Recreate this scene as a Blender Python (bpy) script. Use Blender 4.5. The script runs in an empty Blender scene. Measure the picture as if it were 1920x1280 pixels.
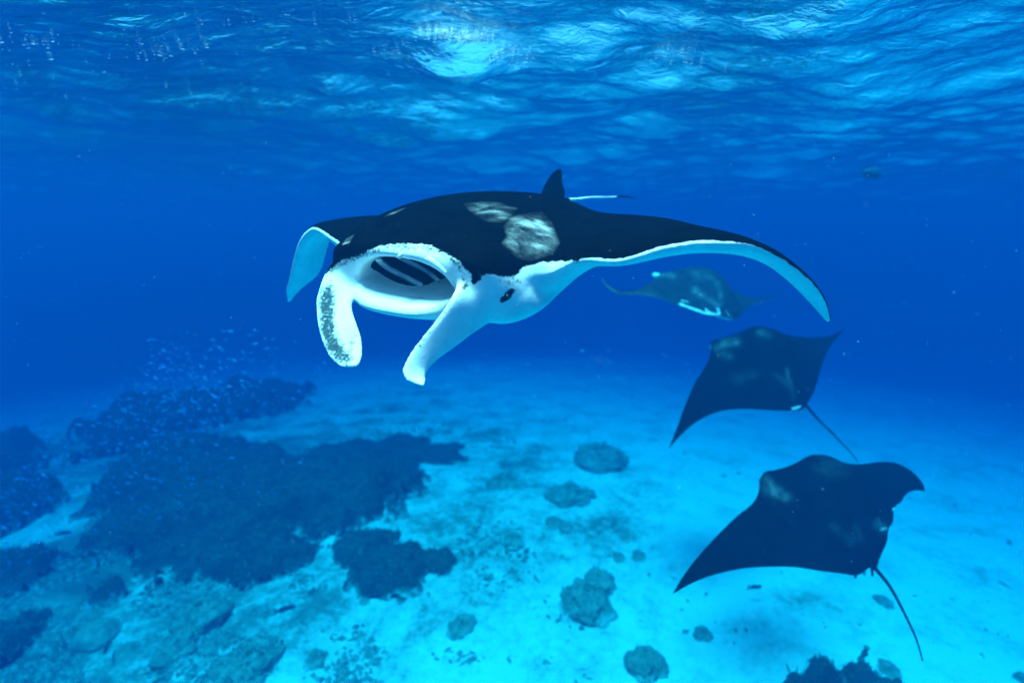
import bpy, bmesh, math, random
import numpy as np
from mathutils import Vector, Matrix, noise
R = math.radians
sc = bpy.context.scene
col = sc.collection

# ---------------------------------------------------------------- camera
TILT = R(12.5)
FPX = 960.0
cam_d = bpy.data.cameras.new("camera"); cam = bpy.data.objects.new("camera", cam_d); col.objects.link(cam)
cam_d.sensor_width = 36.0; cam_d.lens = 18.0
cam_d.dof.use_dof = True; cam_d.dof.focus_distance = 2.6; cam_d.dof.aperture_fstop = 18.0 / 24.0
cam_d.clip_start = 0.02; cam_d.clip_end = 2000
cam.location = (0, 0, 0); cam.rotation_euler = (R(90) - TILT, 0, 0)
sc.camera = cam
# ---------------------------------------------------------------- world, sun
SUN_EL, SUN_AZ = 79.0, 232.0       # azimuth: compass direction the light comes from (0 = +Y, 90 = +X)
w = bpy.data.worlds.new("World"); sc.world = w; w.use_nodes = True
nt = w.node_tree; nt.nodes.clear()
sky = nt.nodes.new('ShaderNodeTexSky'); sky.sky_type = 'NISHITA'; sky.sun_disc = False
sky.sun_elevation = R(SUN_EL); sky.sun_rotation = R(SUN_AZ)
bg = nt.nodes.new('ShaderNodeBackground'); bg.inputs['Strength'].default_value = 0.15
wo = nt.nodes.new('ShaderNodeOutputWorld')
nt.links.new(sky.outputs[0], bg.inputs[0]); nt.links.new(bg.outputs[0], wo.inputs[0])
sd = bpy.data.lights.new("sun", 'SUN'); sun = bpy.data.objects.new("sun", sd); col.objects.link(sun)
sd.energy = 5.0; sd.angle = R(18.0); sd.color = (1.0, 0.96, 0.9)
az, el = R(SUN_AZ), R(SUN_EL)
sdir = Vector((math.sin(az) * math.cos(el), math.cos(az) * math.cos(el), math.sin(el)))
sun.rotation_euler = (-sdir).to_track_quat('-Z', 'Y').to_euler()
sun.location = (0, -3, 10)
vs = sc.view_settings; vs.view_transform = 'Standard'; vs.look = 'None'; vs.gamma = 1; vs.use_curve_mapping = False
vs.exposure = 2.02
cy = sc.cycles
cy.use_denoising = True
cy.max_bounces = 6; cy.volume_bounces = 2; cy.transparent_max_bounces = 16; cy.diffuse_bounces = 3
cy.sample_clamp_indirect = 6.0
cy.caustics_reflective = False; cy.caustics_refractive = False
# ---- water constants (per metre): extinction and scattering for red, green, blue
EXT = (0.35, 0.093, 0.069); SCA = (0.0001, 0.0065, 0.0203); ANISO = 0.3
WAVE, BUMP = .044, .028
VOX = 0.008
# ---------------------------------------------------------------- frames and curves
CT, ST_ = math.cos(TILT), math.sin(TILT)
AX = np.array([1, 0, 0.]); AU = np.array([0, ST_, CT]); AF = np.array([0, CT, -ST_])
def at(px, py, d):
    """a point seen at (px, py) in the photograph, d metres along the viewing axis"""
    return d * ((px - 960) / FPX * AX + (640 - py) / FPX * AU + AF)
def frame(yaw, pitch, roll):
    """columns: animal's left, forward, up"""
    y, p, r = [math.radians(a) for a in (yaw, pitch, roll)]
    f = np.array([-math.sin(y) * math.cos(p), -math.cos(y) * math.cos(p), math.sin(p)])
    l0 = np.array([math.cos(y), -math.sin(y), 0]); u0 = -np.cross(l0, f)
    l = l0 * math.cos(r) + u0 * math.sin(r)
    return np.stack([l, f, -np.cross(l, f)], 1)
def spline(K, t):
    """Catmull-Rom-like monotone parameter interpolation of rows K (first column is the knot)"""
    K = np.asarray(K, float); k = K[:, 0]; V = K[:, 1:]
    m = np.zeros_like(V)
    d = (V[1:] - V[:-1]) / (k[1:] - k[:-1])[:, None]
    m[1:-1] = (d[1:] * (k[1:-1] - k[:-2])[:, None] + d[:-1] * (k[2:] - k[1:-1])[:, None]) / (k[2:] - k[:-2])[:, None]
    m[0], m[-1] = d[0], d[-1]
    t = np.clip(np.asarray(t, float), k[0], k[-1])
    i = np.clip(np.searchsorted(k, t, 'right') - 1, 0, len(k) - 2)
    h = (k[i + 1] - k[i]); s = ((t - k[i]) / h)[:, None]; h = h[:, None]
    return ((2*s**3 - 3*s**2 + 1) * V[i] + (s**3 - 2*s**2 + s) * h * m[i] + (-2*s**3 + 3*s**2) * V[i+1] + (s**3 - s**2) * h * m[i+1])
def unit(v): return v / (np.linalg.norm(v, axis=-1, keepdims=True) + 1e-12)

class Shell:
    """closed tube-like surfaces made of rings, with a float side value (0 back, 1 belly) and mark"""
    def __init__(s): s.V = []; s.F = []; s.W = []; s.n = 0
    def loft(s, P, W, cap=True):
        """P: (stations, ring, 3) world points, W: (stations, ring)"""
        S, N = P.shape[:2]; b = s.n
        s.V.append(P.reshape(-1, 3)); s.W.append(W.reshape(-1)); s.n += S * N
        for i in range(S - 1):
            for j in range(N):
                k = (j + 1) % N
                s.F.append((b + i*N + j, b + i*N + k, b + (i+1)*N + k, b + (i+1)*N + j))
        if cap:
            for i in (0, S - 1):
                c = P[i].mean(0); s.V.append(c[None]); s.W.append(np.array([W[i].mean()]))
                for j in range(N):
                    s.F.append((s.n, b + i*N + j, b + i*N + (j+1) % N) if i else (s.n, b + i*N + (j+1) % N, b + i*N + j))
                s.n += 1
    def arrays(s): return np.concatenate(s.V), s.F, np.concatenate(s.W)

def mesh_from(name, V, F):
    me = bpy.data.meshes.new(name); me.from_pydata(np.asarray(V).tolist(), [], F); me.update()
    return me
def smooth(me):
    me.polygons.foreach_set('use_smooth', np.ones(len(me.polygons), bool))

def section_ring(LE, TE, nrm, tt, tb, gu, gl, ea, eb, fa, fb, cam, mw, n=46, m=16):
    """one body/wing section.  gu/gl: nose above/below the leading point, mw: 0..1 mouth opening"""
    th = np.linspace(0, 1, n); c = (1 - np.cos(th * math.pi)) / 2          # 0 lip .. 1 tail
    bump = lambda a, b: c**a * (1 - c)**b / ((a / (a + b))**a * (b / (a + b))**b)
    L = np.linalg.norm(TE - LE); ch = (TE - LE) / L
    camb = cam * 4 * c * (1 - c)
    top = gu * (1 - c)**2.2 + tt * bump(ea, eb) + 0.007 + camb
    bot = -(gl * (1 - c)**2.2 + tb * bump(fa, fb) + 0.007) + camb
    up = LE + ch * (c * L)[:, None] + nrm * top[:, None]
    lo = LE + ch * (c * L)[:, None] + nrm * bot[:, None]
    jaw = .12 * mw; lo += -ch * (jaw * np.clip(1 - c / .16, 0, 1)**1.5)[:, None]
    k = np.linspace(0, 1, m + 2)[1:-1]
    gu += .007; gl += .007
    mu, ml = (gu - .05) * mw, max(gl - .045, .02) * mw
    if mw > 0:
        # lip face rounds forward, then the mouth wall runs in and back out
        a = k * math.pi / 2
        r1 = gu - mu; r2 = gl - ml
        f1 = [(-.022 * math.sin(t * math.pi), gu - r1 * t) for t in (.25, .5, .75, 1)]
        f2 = [(-.022 * math.sin(t * math.pi) - jaw, -gl + r2 * t) for t in (1, .75, .5, .25)]
        D = .42 * mw
        cx = D * np.sin(np.linspace(0, math.pi, 2 * m - 6)[1:-1])**.7
        cz = np.cos(np.linspace(0, math.pi, 2 * m - 6)[1:-1])
        zc = np.where(cz > 0, mu * np.abs(cz)**.6, -ml * np.abs(cz)**.3)
        cx = cx - jaw * np.clip(-cz * 1.4 - .4, 0, 1)
        cavity = f1 + list(zip(cx, zc)) + f2
    else:
        cavity = [(-.012 * math.sin(t * math.pi), gu - (gu + gl) * t) for t in np.linspace(0, 1, 2 * m + 2)[1:-1]]
    cv = np.array(cavity); cav = LE + ch * cv[:, :1] + nrm * cv[:, 1:]
    P = np.concatenate([up[::-1], cav, lo[:-1]])                             # tail -> upper lip -> mouth -> lower lip -> tail
    W = np.concatenate([np.zeros(n), np.full(len(cav), 1.0), np.ones(n - 1)])
    return P, W, None
# ---------------------------------------------------------------- materials
def new_mat(name):
    m = bpy.data.materials.new(name); m.use_nodes = True
    return m, m.node_tree, m.node_tree.nodes['Principled BSDF']
def N(nt, kind, **kw):
    n = nt.nodes.new('ShaderNode' + kind)
    for k, v in kw.items():
        if k in n.inputs: n.inputs[k].default_value = v
        else: setattr(n, k, v)
    return n
def noise_node(nt, scale, detail=4, rough=.55, coord='Object', dist=0.0, stretch=None):
    tc = nt.nodes.new('ShaderNodeTexCoord'); nz = nt.nodes.new('ShaderNodeTexNoise')
    nz.inputs['Scale'].default_value = scale; nz.inputs['Detail'].default_value = detail
    nz.inputs['Roughness'].default_value = rough; nz.inputs['Distortion'].default_value = dist
    if stretch:
        mp = nt.nodes.new('ShaderNodeMapping'); mp.inputs['Scale'].default_value = stretch
        nt.links.new(tc.outputs[coord], mp.inputs[0]); nt.links.new(mp.outputs[0], nz.inputs[0])
    else: nt.links.new(tc.outputs[coord], nz.inputs[0])
    return nz.outputs[0]
def ramp(nt, src, stops):
    r = nt.nodes.new('ShaderNodeValToRGB'); e = r.color_ramp.elements
    while len(e) < len(stops): e.new(.5)
    for i, (p, c) in enumerate(stops):
        e[i].position = p; e[i].color = (*c, 1) if len(c) == 3 else c
    nt.links.new(src, r.inputs[0]); return r.outputs[0]
def g3(v): return (v, v, v)
def math_(nt, op, a, b=None, clamp=False):
    n = nt.nodes.new('ShaderNodeMath'); n.operation = op; n.use_clamp = clamp
    for i, x in enumerate((a, b)):
        if x is None: continue
        if isinstance(x, (int, float)): n.inputs[i].default_value = x
        else: nt.links.new(x, n.inputs[i])
    return n.outputs[0]
def mixc(nt, fac, a, b):
    n = nt.nodes.new('ShaderNodeMix'); n.data_type = 'RGBA'
    for s, x in ((n.inputs[0], fac), (n.inputs[6], a), (n.inputs[7], b)):
        if isinstance(x, (int, float)): s.default_value = x
        elif isinstance(x, tuple): s.default_value = (*x, 1)
        else: nt.links.new(x, s)
    return n.outputs[2]
def plain(name, c, rough=.7, scale=12, vary=.35):
    m, nt, b = new_mat(name)
    nz = noise_node(nt, scale)
    lo = tuple(x * (1 - vary) for x in c); hi = tuple(min(1, x * (1 + vary)) for x in c)
    nt.links.new(ramp(nt, nz, [(.3, lo), (.7, hi)]), b.inputs['Base Color'])
    b.inputs['Roughness'].default_value = rough
    return m
def attr(nt, name):
    a = nt.nodes.new('ShaderNodeAttribute'); a.attribute_name = name; return a.outputs['Fac']

def skin_material(name, back=(.0010, .0015, .0018), belly=(.80, .80, .78), rough=.38, plainmark=False):
    """manta skin: float attributes on the mesh say where it is white (w), scraped grey (mark),
    speckled (speck) or pink (pink); noise breaks the borders up"""
    m, nt, b = new_mat(name)
    fine = noise_node(nt, 42, 6, .7); big = noise_node(nt, 7, 5, .6); grain = noise_node(nt, 160, 3, .6)
    scr = noise_node(nt, 9, 12, .68, dist=.15, stretch=(.8, 1.1, 1.1))
    e = math_(nt, 'ADD', attr(nt, 'w'), math_(nt, 'MULTIPLY', math_(nt, 'SUBTRACT', fine, .5), .9))
    e = math_(nt, 'ADD', e, math_(nt, 'MULTIPLY', math_(nt, 'SUBTRACT', big, .5), .25))
    wf = ramp(nt, e, [(.42, g3(0)), (.60, g3(1))])
    dark = mixc(nt, ramp(nt, big, [(.35, g3(0)), (.75, g3(1))]), back, tuple(x * 2.2 for x in back))
    light = mixc(nt, ramp(nt, scr, [(.35, g3(0)), (.8, g3(1))]), belly, tuple(x * .80 for x in belly))
    light = mixc(nt, ramp(nt, noise_node(nt, 3.2, 6, .7), [(.45, g3(0)), (.75, g3(.5))]), light, (.52, .56, .58))
    c = mixc(nt, wf, dark, light)
    # grey scrapes on the back
    mk = math_(nt, 'MULTIPLY', ramp(nt, attr(nt, 'mark'), [(.28, g3(0)), (.75, g3(.75)), (1.0, g3(1))]), ramp(nt, scr, [(.34, g3(.10)), (.50, g3(.6)), (.66, g3(1))]))
    if plainmark: mk = math_(nt, 'MULTIPLY', attr(nt, 'mark'), ramp(nt, scr, [(.3, g3(.45)), (.7, g3(1))]))
    greyc = ramp(nt, scr, [(.3, (.03, .035, .04)), (.48, (.12, .12, .12)), (.7, (.46, .43, .43))]) if not plainmark else (.26, .28, .29)
    c = mixc(nt, mk, c, greyc)
    # dark speckles on the white rims and fins
    sp = math_(nt, 'ADD', attr(nt, 'speck'), math_(nt, 'MULTIPLY', math_(nt, 'SUBTRACT', noise_node(nt, 52, 8, .8, dist=.3), .5), 3.4))
    c = mixc(nt, ramp(nt, sp, [(.34, g3(0)), (.88, g3(.97))]), c, (.012, .03, .04))
    c = mixc(nt, attr(nt, 'pink'), c, (.34, .18, .2))
    nt.links.new(c, b.inputs['Base Color'])
    nt.links.new(ramp(nt, fine, [(.2, g3(rough - .06)), (.8, g3(rough + .14))]), b.inputs['Roughness'])
    b.inputs['Specular IOR Level'].default_value = 0
    bp = N(nt, 'Bump', Strength=.3, Distance=.006); nt.links.new(math_(nt, 'ADD', math_(nt, 'ADD', grain, math_(nt, 'MULTIPLY', fine, 1.5)), math_(nt, 'MULTIPLY', scr, 2.5)), bp.inputs['Height'])
    nt.links.new(bp.outputs[0], b.inputs['Normal'])
    return m
M_SKIN = skin_material('manta_skin')
M_FARSKIN = skin_material('manta_skin_dark', back=(.002, .003, .004), rough=.45, plainmark=True)
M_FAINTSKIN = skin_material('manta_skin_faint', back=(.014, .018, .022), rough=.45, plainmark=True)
M_GILL = plain('gill_arch_skin', (.72, .74, .72), .45, 30, .15)
M_EYE = plain('eye', (.01, .01, .012), .4, 10, .1)
M_FISH = plain('silver_blue_fish', (.08, .18, .46), .35, 20, .3)
M_FISHLIGHT = plain('pale_fish', (.3, .4, .5), .5, 20, .3)
M_FISHDARK = plain('dark_fish', (.05, .06, .09), .5, 20, .4)
M_CORAL = plain('coral_brown', (.16, .16, .11), .9, 14, .55)
M_CORALP = plain('coral_pale', (.3, .29, .2), .9, 14, .5)
M_REEF = plain('reef_rock', (.07, .07, .055), .95, 6, .65)
M_RUBBLE = plain('coral_rubble', (.30, .29, .24), .95, 9, .6)
M_REEFCORAL = plain('reef_branches', (.075, .08, .055), .95, 5, .7)
M_HEAD = plain('boulder_coral_skin', (.20, .20, .15), .9, 9, .45)
M_SNOW = plain('drifting_specks', (.8, .8, .8), .6, 5, .1)

def foam_glint_mat():
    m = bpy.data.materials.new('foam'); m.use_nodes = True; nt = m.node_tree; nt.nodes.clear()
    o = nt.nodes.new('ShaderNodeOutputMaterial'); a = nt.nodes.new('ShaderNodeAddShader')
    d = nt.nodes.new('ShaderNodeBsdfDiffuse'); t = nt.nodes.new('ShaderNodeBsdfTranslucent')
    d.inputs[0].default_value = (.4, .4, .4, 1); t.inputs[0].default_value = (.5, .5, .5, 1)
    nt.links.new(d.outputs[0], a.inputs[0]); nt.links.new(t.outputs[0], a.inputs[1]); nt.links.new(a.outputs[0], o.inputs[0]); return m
M_FOAM_GLINT = foam_glint_mat()  # translucent white for bubbles and for the flecks that imitate the sun glint

def grown_mat(name, dark, sand=(.62, .60, .52), scale=6, vary=.6):
    """coral growth that thins out to sand where the float attribute 'cover' falls to zero"""
    m, nt, b = new_mat(name)
    n1 = noise_node(nt, scale, 7, .7); n2 = noise_node(nt, scale * 4, 6, .75); n0 = noise_node(nt, scale * .28, 4, .6)
    d = mixc(nt, ramp(nt, n1, [(.3, g3(0)), (.7, g3(1))]), tuple(x * (1 - vary) for x in dark), tuple(x * (1 + vary) for x in dark))
    d = mixc(nt, ramp(nt, n0, [(.45, g3(0)), (.8, g3(.7))]), d, tuple(x * 2.1 for x in dark))
    f = math_(nt, 'ADD', attr(nt, 'cover'), math_(nt, 'MULTIPLY', math_(nt, 'SUBTRACT', math_(nt, 'ADD', math_(nt, 'MULTIPLY', n1, .5), math_(nt, 'MULTIPLY', n2, .5)), .5), 3.2))
    c = mixc(nt, ramp(nt, f, [(.25, g3(0)), (.75, g3(1))]), sand, d)
    nt.links.new(c, b.inputs['Base Color']); b.inputs['Roughness'].default_value = .95; b.inputs['Specular IOR Level'].default_value = .05
    bp = N(nt, 'Bump', Strength=.8, Distance=.05); nt.links.new(n2, bp.inputs['Height']); nt.links.new(bp.outputs[0], b.inputs['Normal'])
    return m
M_REEF = grown_mat('reef_growth', (.06, .062, .048))
M_HEAD = grown_mat('boulder_coral_growth', (.30, .30, .23), scale=9, vary=.4)
# ---------------------------------------------------------------- tagging
def tag(o, label=None, cat=None, group=None, kind=None):
    if label: o['label'] = label
    if cat: o['category'] = cat
    if group: o['group'] = group
    if kind: o['kind'] = kind
    return o
def obj(name, me, m=None, parent=None, loc_=None):
    o = bpy.data.objects.new(name, me); col.objects.link(o)
    if m is not None and me is not None and not me.materials: me.materials.append(m)
    if parent: o.parent = parent
    if loc_ is not None: o.location = loc_
    return o
def grid_faces(nr, nc):
    i, j = np.meshgrid(np.arange(nr - 1), np.arange(nc - 1), indexing='ij')
    a = (i * nc + j).ravel()
    return np.stack([a, a + 1, a + nc + 1, a + nc], 1)
def fast_mesh(name, V, F):
    """V (n,3) array, F (m,k) array"""
    me = bpy.data.meshes.new(name); k = F.shape[1]
    me.vertices.add(len(V)); me.vertices.foreach_set('co', np.asarray(V, np.float32).ravel())
    me.loops.add(F.size); me.loops.foreach_set('vertex_index', F.astype(np.int32).ravel())
    me.polygons.add(len(F)); me.polygons.foreach_set('loop_start', np.arange(0, F.size, k, dtype=np.int32))
    me.polygons.foreach_set('loop_total', np.full(len(F), k, np.int32))
    me.update(calc_edges=True); me.validate(); smooth(me); return me
def vnoise(P, scale, seed=0, octs=4, rough=.5):
    """cheap value noise for numpy arrays of points, about -1..1"""
    P = np.asarray(P, float); out = np.zeros(len(P)); amp = 1; tot = 0
    for o in range(octs):
        q = P * scale * 2**o + seed * 17.13 + o * 5.3
        i = np.floor(q).astype(np.int64); f = q - i; f = f * f * (3 - 2 * f)
        v = 0
        for c in range(2**P.shape[1]):
            b = np.array([(c >> k) & 1 for k in range(P.shape[1])])
            ii = i + b; h = np.zeros(len(P), np.int64)
            for k, pr in zip(range(P.shape[1]), (73856093, 19349663, 83492791)): h ^= ii[:, k] * pr
            h = (h * 2654435761 + 1013904223 * (seed + 1)) & 0xffffffff
            h = ((h ^ (h >> 15)) * 2246822519) & 0xffffffff; h ^= h >> 13
            w_ = np.prod(np.where(b == 1, f, 1 - f), 1)
            v = v + w_ * (h / 2**31 - 1)
        out += amp * v; tot += amp; amp *= rough
    return out / tot * 1.6
# ---------------------------------------------------------------- the water body
SURF, BED = 1.42, -7.0
def make_water():
    st = np.array(EXT); ss = np.array(SCA); d = 0.6
    c = ss / d; a = (1 - (st - ss) / d / (1 - c))**2
    m = bpy.data.materials.new('sea_water'); m.use_nodes = True; nt = m.node_tree; nt.nodes.clear()
    pv = nt.nodes.new('ShaderNodeVolumePrincipled'); out = nt.nodes.new('ShaderNodeOutputMaterial')
    pv.inputs['Color'].default_value = (*c, 1); pv.inputs['Absorption Color'].default_value = (*a, 1)
    pv.inputs['Density'].default_value = d; pv.inputs['Anisotropy'].default_value = ANISO
    nt.links.new(pv.outputs[0], out.inputs['Volume'])
    x, y0, y1, z0, z1 = 150, -40, 190, BED - 9.0, SURF + 1.0
    V = [(sx * x, yy, zz) for zz in (z0, z1) for yy in (y0, y1) for sx in (-1, 1)]
    F = [(0, 2, 3, 1), (4, 5, 7, 6), (0, 1, 5, 4), (2, 6, 7, 3), (0, 4, 6, 2), (1, 3, 7, 5)]
    o = obj('haze', mesh_from('haze', V, F), m); tag(o, kind='stuff')
make_water()
# ---------------------------------------------------------------- the surface seen from below
def wave_height(x, y):
    r = np.random.RandomState(11); h = np.zeros_like(x)
    for k in range(70):
        lam = 0.16 * 1.062**k                         # 0.16 .. 10 m
        th = r.normal(0.25, 0.65); ph = r.rand() * 6.28
        s = WAVE * (1.0 if lam < 4 else .6) * (0.75 if lam < .5 else 1.0)
        amp = s * lam / 6.283 * (1.25 if lam < .4 else 1)
        p = (x * math.sin(th) + y * math.cos(th)) * 2 * math.pi / lam + ph
        fade = np.clip(1.6 - np.hypot(x, y) / (60 * lam), 0, 1)
        h += amp * fade * (np.sin(p + .35 * np.sin(p)) )
    for cx, cy, dp, sx, sy in TROUGHS:
        u = (x - cx); v = (y - cy) - .12 * u * u
        h -= dp * np.exp(-(u / sx)**2 - (v / sy)**2)
    return h
def surf_point(px, py):
    r = at(px, py, 1.0); return r * (SURF / r[2])
TROUGHS = []
for px, py, dp, sx, sy in ((865, 122, .24, .42, .26), (1560, 60, .10, .6, .3), (630, 180, .12, .25, .25), (1790, 150, .08, .9, .5)):
    p = surf_point(px, py); TROUGHS.append((p[0], p[1] + sy * .35, dp, sx, sy))
def make_surface():
    ys = np.concatenate([[-40, -25, -15, -9, -6], np.linspace(-4, 2, 46), 2 + np.cumsum(.014 * 1.0075**np.arange(1, 640))])
    ys = np.unique(np.concatenate([ys[ys < 185], [190.0]]))
    us = np.linspace(-1, 1, 760)
    half = np.where(ys < 0, 5 + np.abs(ys), 3.4 + 1.25 * np.abs(ys))
    X = us[None, :] * half[:, None]; Y = np.repeat(ys[:, None], len(us), 1)
    # outer columns run on to the edge of the sea
    X[:, 0] = -150; X[:, -1] = 150
    Z = SURF + wave_height(X.ravel(), Y.ravel())
    V = np.stack([X.ravel(), Y.ravel(), Z], 1)
    me = fast_mesh('water_surface', V, grid_faces(len(ys), len(us)))
    m = bpy.data.materials.new('water_surface'); m.use_nodes = True; nt = m.node_tree; nt.nodes.clear()
    out = nt.nodes.new('ShaderNodeOutputMaterial'); mix = nt.nodes.new('ShaderNodeMixShader')
    tr = nt.nodes.new('ShaderNodeBsdfTransparent'); gl = nt.nodes.new('ShaderNodeBsdfGlossy')
    fr = N(nt, 'Fresnel', IOR=1.33); gl.inputs['Roughness'].default_value = .0
    a = noise_node(nt, 5.0, 3, .6, dist=.8, stretch=(.6, 1.0, 1)); b2 = noise_node(nt, 22.0, 4, .6, dist=1.2, stretch=(.5, 1, 1))
    bp = N(nt, 'Bump', Strength=1.0, Distance=BUMP)
    nt.links.new(math_(nt, 'ADD', a, math_(nt, 'MULTIPLY', b2, .26)), bp.inputs['Height'])
    nt.links.new(bp.outputs[0], fr.inputs['Normal']); nt.links.new(bp.outputs[0], gl.inputs['Normal'])
    nt.links.new(fr.outputs[0], mix.inputs[0]); nt.links.new(tr.outputs[0], mix.inputs[1]); nt.links.new(gl.outputs[0], mix.inputs[2])
    nt.links.new(mix.outputs[0], out.inputs['Surface'])
    o = obj('water_surface', me, m); tag(o, kind='structure')
make_surface()
# ---------------------------------------------------------------- the sea bed
def bed_point(px, py, z=BED):
    r = at(px, py, 1.0); return r * (z / r[2])
def bed_height(x, y):
    P = np.stack([x, y], 1)
    h = .10 * vnoise(P, .25, 3, 3) + .035 * vnoise(P, 1.6, 4, 4)
    far = np.clip((np.hypot(x, y) - 70) / 60, 0, 1)
    h -= 5.0 * np.clip((np.hypot(x, y) - 11) / 42, 0, 1)**1.2 + .25 * vnoise(P, .06, 9, 2)
    return BED + h
DARKS = [  # rubble-darkened areas of the sand (pixel, radius px, strength)
 (120, 1080, 230, .8), (300, 1200, 260, .55), (560, 1120, 170, .5), (60, 1240, 160, .8), (880, 1010, 170, .45), (960, 900, 170, .4),
 (650, 1240, 130, .3), (800, 1130, 120, .3), (480, 850, 330, .6), (900, 830, 250, .35), (250, 780, 250, .7), (1130, 1000, 140, .28), (1560, 1180, 90, .18), (700, 760, 220, .35)]
def make_bed():
    ys = np.concatenate([np.linspace(-40, 3, 40), 3 + np.cumsum(.035 * 1.0125**np.arange(1, 520))]); ys = ys[ys < 188]; ys = np.append(ys, 189)
    us = np.linspace(-1, 1, 460); half = 14 + 1.3 * np.abs(ys)
    X = us[None, :] * half[:, None]; X[:, 0] = -149; X[:, -1] = 149; Y = np.repeat(ys[:, None], len(us), 1)
    V = np.stack([X.ravel(), Y.ravel(), bed_height(X.ravel(), Y.ravel())], 1)
    me = fast_mesh('seabed', V, grid_faces(len(ys), len(us)))
    d = np.zeros(len(V))
    for px, py, rad, s in DARKS:
        c = bed_point(px, py); rr = np.linalg.norm(bed_point(px + rad, py) - c)
        ry = rr * 1.25
        d = np.maximum(d, s * np.exp(-((V[:, 0] - c[0]) / rr)**2 - ((V[:, 1] - c[1]) / ry)**2))
    at_ = me.attributes.new('rubble', 'FLOAT', 'POINT'); at_.data.foreach_set('value', d.astype(np.float32))
    m, nt, b = new_mat('sand')
    n1 = noise_node(nt, .8, 8, .66, dist=.4); n2 = noise_node(nt, 5.5, 6, .68, dist=.6)
    f = math_(nt, 'ADD', math_(nt, 'MULTIPLY', n1, .75), math_(nt, 'MULTIPLY', n2, .35))
    n3 = noise_node(nt, 19, 5, .7); f = math_(nt, 'ADD', f, math_(nt, 'MULTIPLY', math_(nt, 'SUBTRACT', n3, .5), .22))
    f = math_(nt, 'ADD', f, math_(nt, 'MULTIPLY', attr(nt, 'rubble'), .43))
    c = ramp(nt, f, [(.55, (.72, .70, .62)), (.67, (.52, .51, .43)), (.78, (.22, .22, .17)), (.90, (.11, .11, .09))])
    nt.links.new(c, b.inputs['Base Color']); b.inputs['Roughness'].default_value = .95; b.inputs['Specular IOR Level'].default_value = .1
    bp = N(nt, 'Bump', Strength=.5, Distance=.04); nt.links.new(n2, bp.inputs['Height']); nt.links.new(bp.outputs[0], b.inputs['Normal'])
    o = obj('seabed', me, m); tag(o, kind='structure')
make_bed()
# ---------------------------------------------------------------- painting helpers
from mathutils.bvhtree import BVHTree
from mathutils.kdtree import KDTree
def project(V):
    d = V @ AF; return np.stack([960 + FPX * (V @ AX) / d, 640 - FPX * (V @ AU) / d], 1), d
def seg_dist(P, pts, closed=False):
    pts = [np.array(p, float) for p in pts]; D = np.full(len(P), 1e9)
    for a, b in zip(pts, pts[1:] + ([pts[0]] if closed else [])):
        if not closed and b is pts[0]: break
        ab = b - a; t = np.clip(((P - a) @ ab) / (ab @ ab + 1e-9), 0, 1)
        D = np.minimum(D, np.linalg.norm(P - a - t[:, None] * ab, axis=1))
    return D
def signed(P, poly):
    """signed distance in photograph pixels, positive inside the polygon"""
    ins = np.zeros(len(P), bool); n = len(poly)
    for i in range(n):
        x0, y0 = poly[i]; x1, y1 = poly[(i + 1) % n]
        if y0 == y1: continue
        c = ((P[:, 1] > min(y0, y1)) & (P[:, 1] <= max(y0, y1)))
        xx = x0 + (P[:, 1] - y0) / (y1 - y0) * (x1 - x0)
        ins ^= c & (P[:, 0] < xx)
    D = seg_dist(P, poly, True); return np.where(ins, D, -D)
def soft(sd, w): return np.clip(.5 + sd / (2 * w), 0, 1)
def set_attr(me, name, v):
    a = me.attributes.get(name) or me.attributes.new(name, 'FLOAT', 'POINT'); a.data.foreach_set('value', np.asarray(v, np.float32))
def coords(me):
    c = np.empty(len(me.vertices) * 3, np.float32); me.vertices.foreach_get('co', c); return c.reshape(-1, 3).astype(float)
def normals(me):
    c = np.empty(len(me.vertices) * 3, np.float32); me.vertices.foreach_get('normal', c); return c.reshape(-1, 3).astype(float)
def tube(path, radii, ring=10, flat=1.0, up=(0, 0, 1)):
    """closed tapered tube along world points"""
    P = np.array(path, float); T = np.gradient(P, axis=0); T = unit(T); out = []
    u0 = np.array(up, float)
    for i in range(len(P)):
        s = unit(np.cross(T[i], u0)); w_ = np.cross(s, T[i]); a = np.linspace(0, 2*math.pi, ring, endpoint=False)
        out.append(P[i] + radii[i] * (np.cos(a)[:, None] * s + flat * np.sin(a)[:, None] * w_))
    return np.array(out)
def shell_mesh(name, ringsets, origin):
    s = Shell()
    for P in ringsets: s.loft(P, np.zeros(P.shape[:2]))
    V, F, _ = s.arrays(); me = mesh_from(name, V - origin, F); smooth(me)
    bm = bmesh.new(); bm.from_mesh(me); bmesh.ops.recalc_face_normals(bm, faces=bm.faces); bm.to_mesh(me); bm.free()
    return me
def line(K, n):
    K = np.array(K, float); return resample(K, n)
# ---------------------------------------------------------------- the near manta
YAW, PITCH, ROLL = 28, -15, -4
FM = frame(YAW, PITCH, ROLL)
OM = np.array([-0.495, 2.448, -0.252])
def loc(X, Y, Z): return OM + FM @ np.array([X, Y, Z], float)
def unY(px, py, Y):
    r = at(px, py, 1.0); f = FM[:, 1]; t = (Y + f @ OM) / (f @ r)
    return FM.T @ (t * r - OM)
LE_R = [(1082,489,-.26),(1162,490,-.3),(1246,466,-.36),(1301,457,-.42),(1356,456,-.48),(1410,460,-.55),(1447,475,-.6),(1483,497,-.66),(1520,528,-.73),(1545,562,-.8),(1557,601,-.88)]
TE_R = [(1160,403,-1.42),(1210,406,-1.32),(1265,413,-1.22),(1319,429,-1.13),(1374,446,-1.07),(1421,466,-1.03),(1452,500,-1.0),(1502,544,-.95),(1534,581,-.92),(1554,604,-.9)]
LE_L = [(612,441,-.3),(589,430,-.4),(577,436,-.47),(565,451,-.55),(553,485,-.64),(545,520,-.70),(539,545,-.74),(541,566,-.78)]
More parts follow.
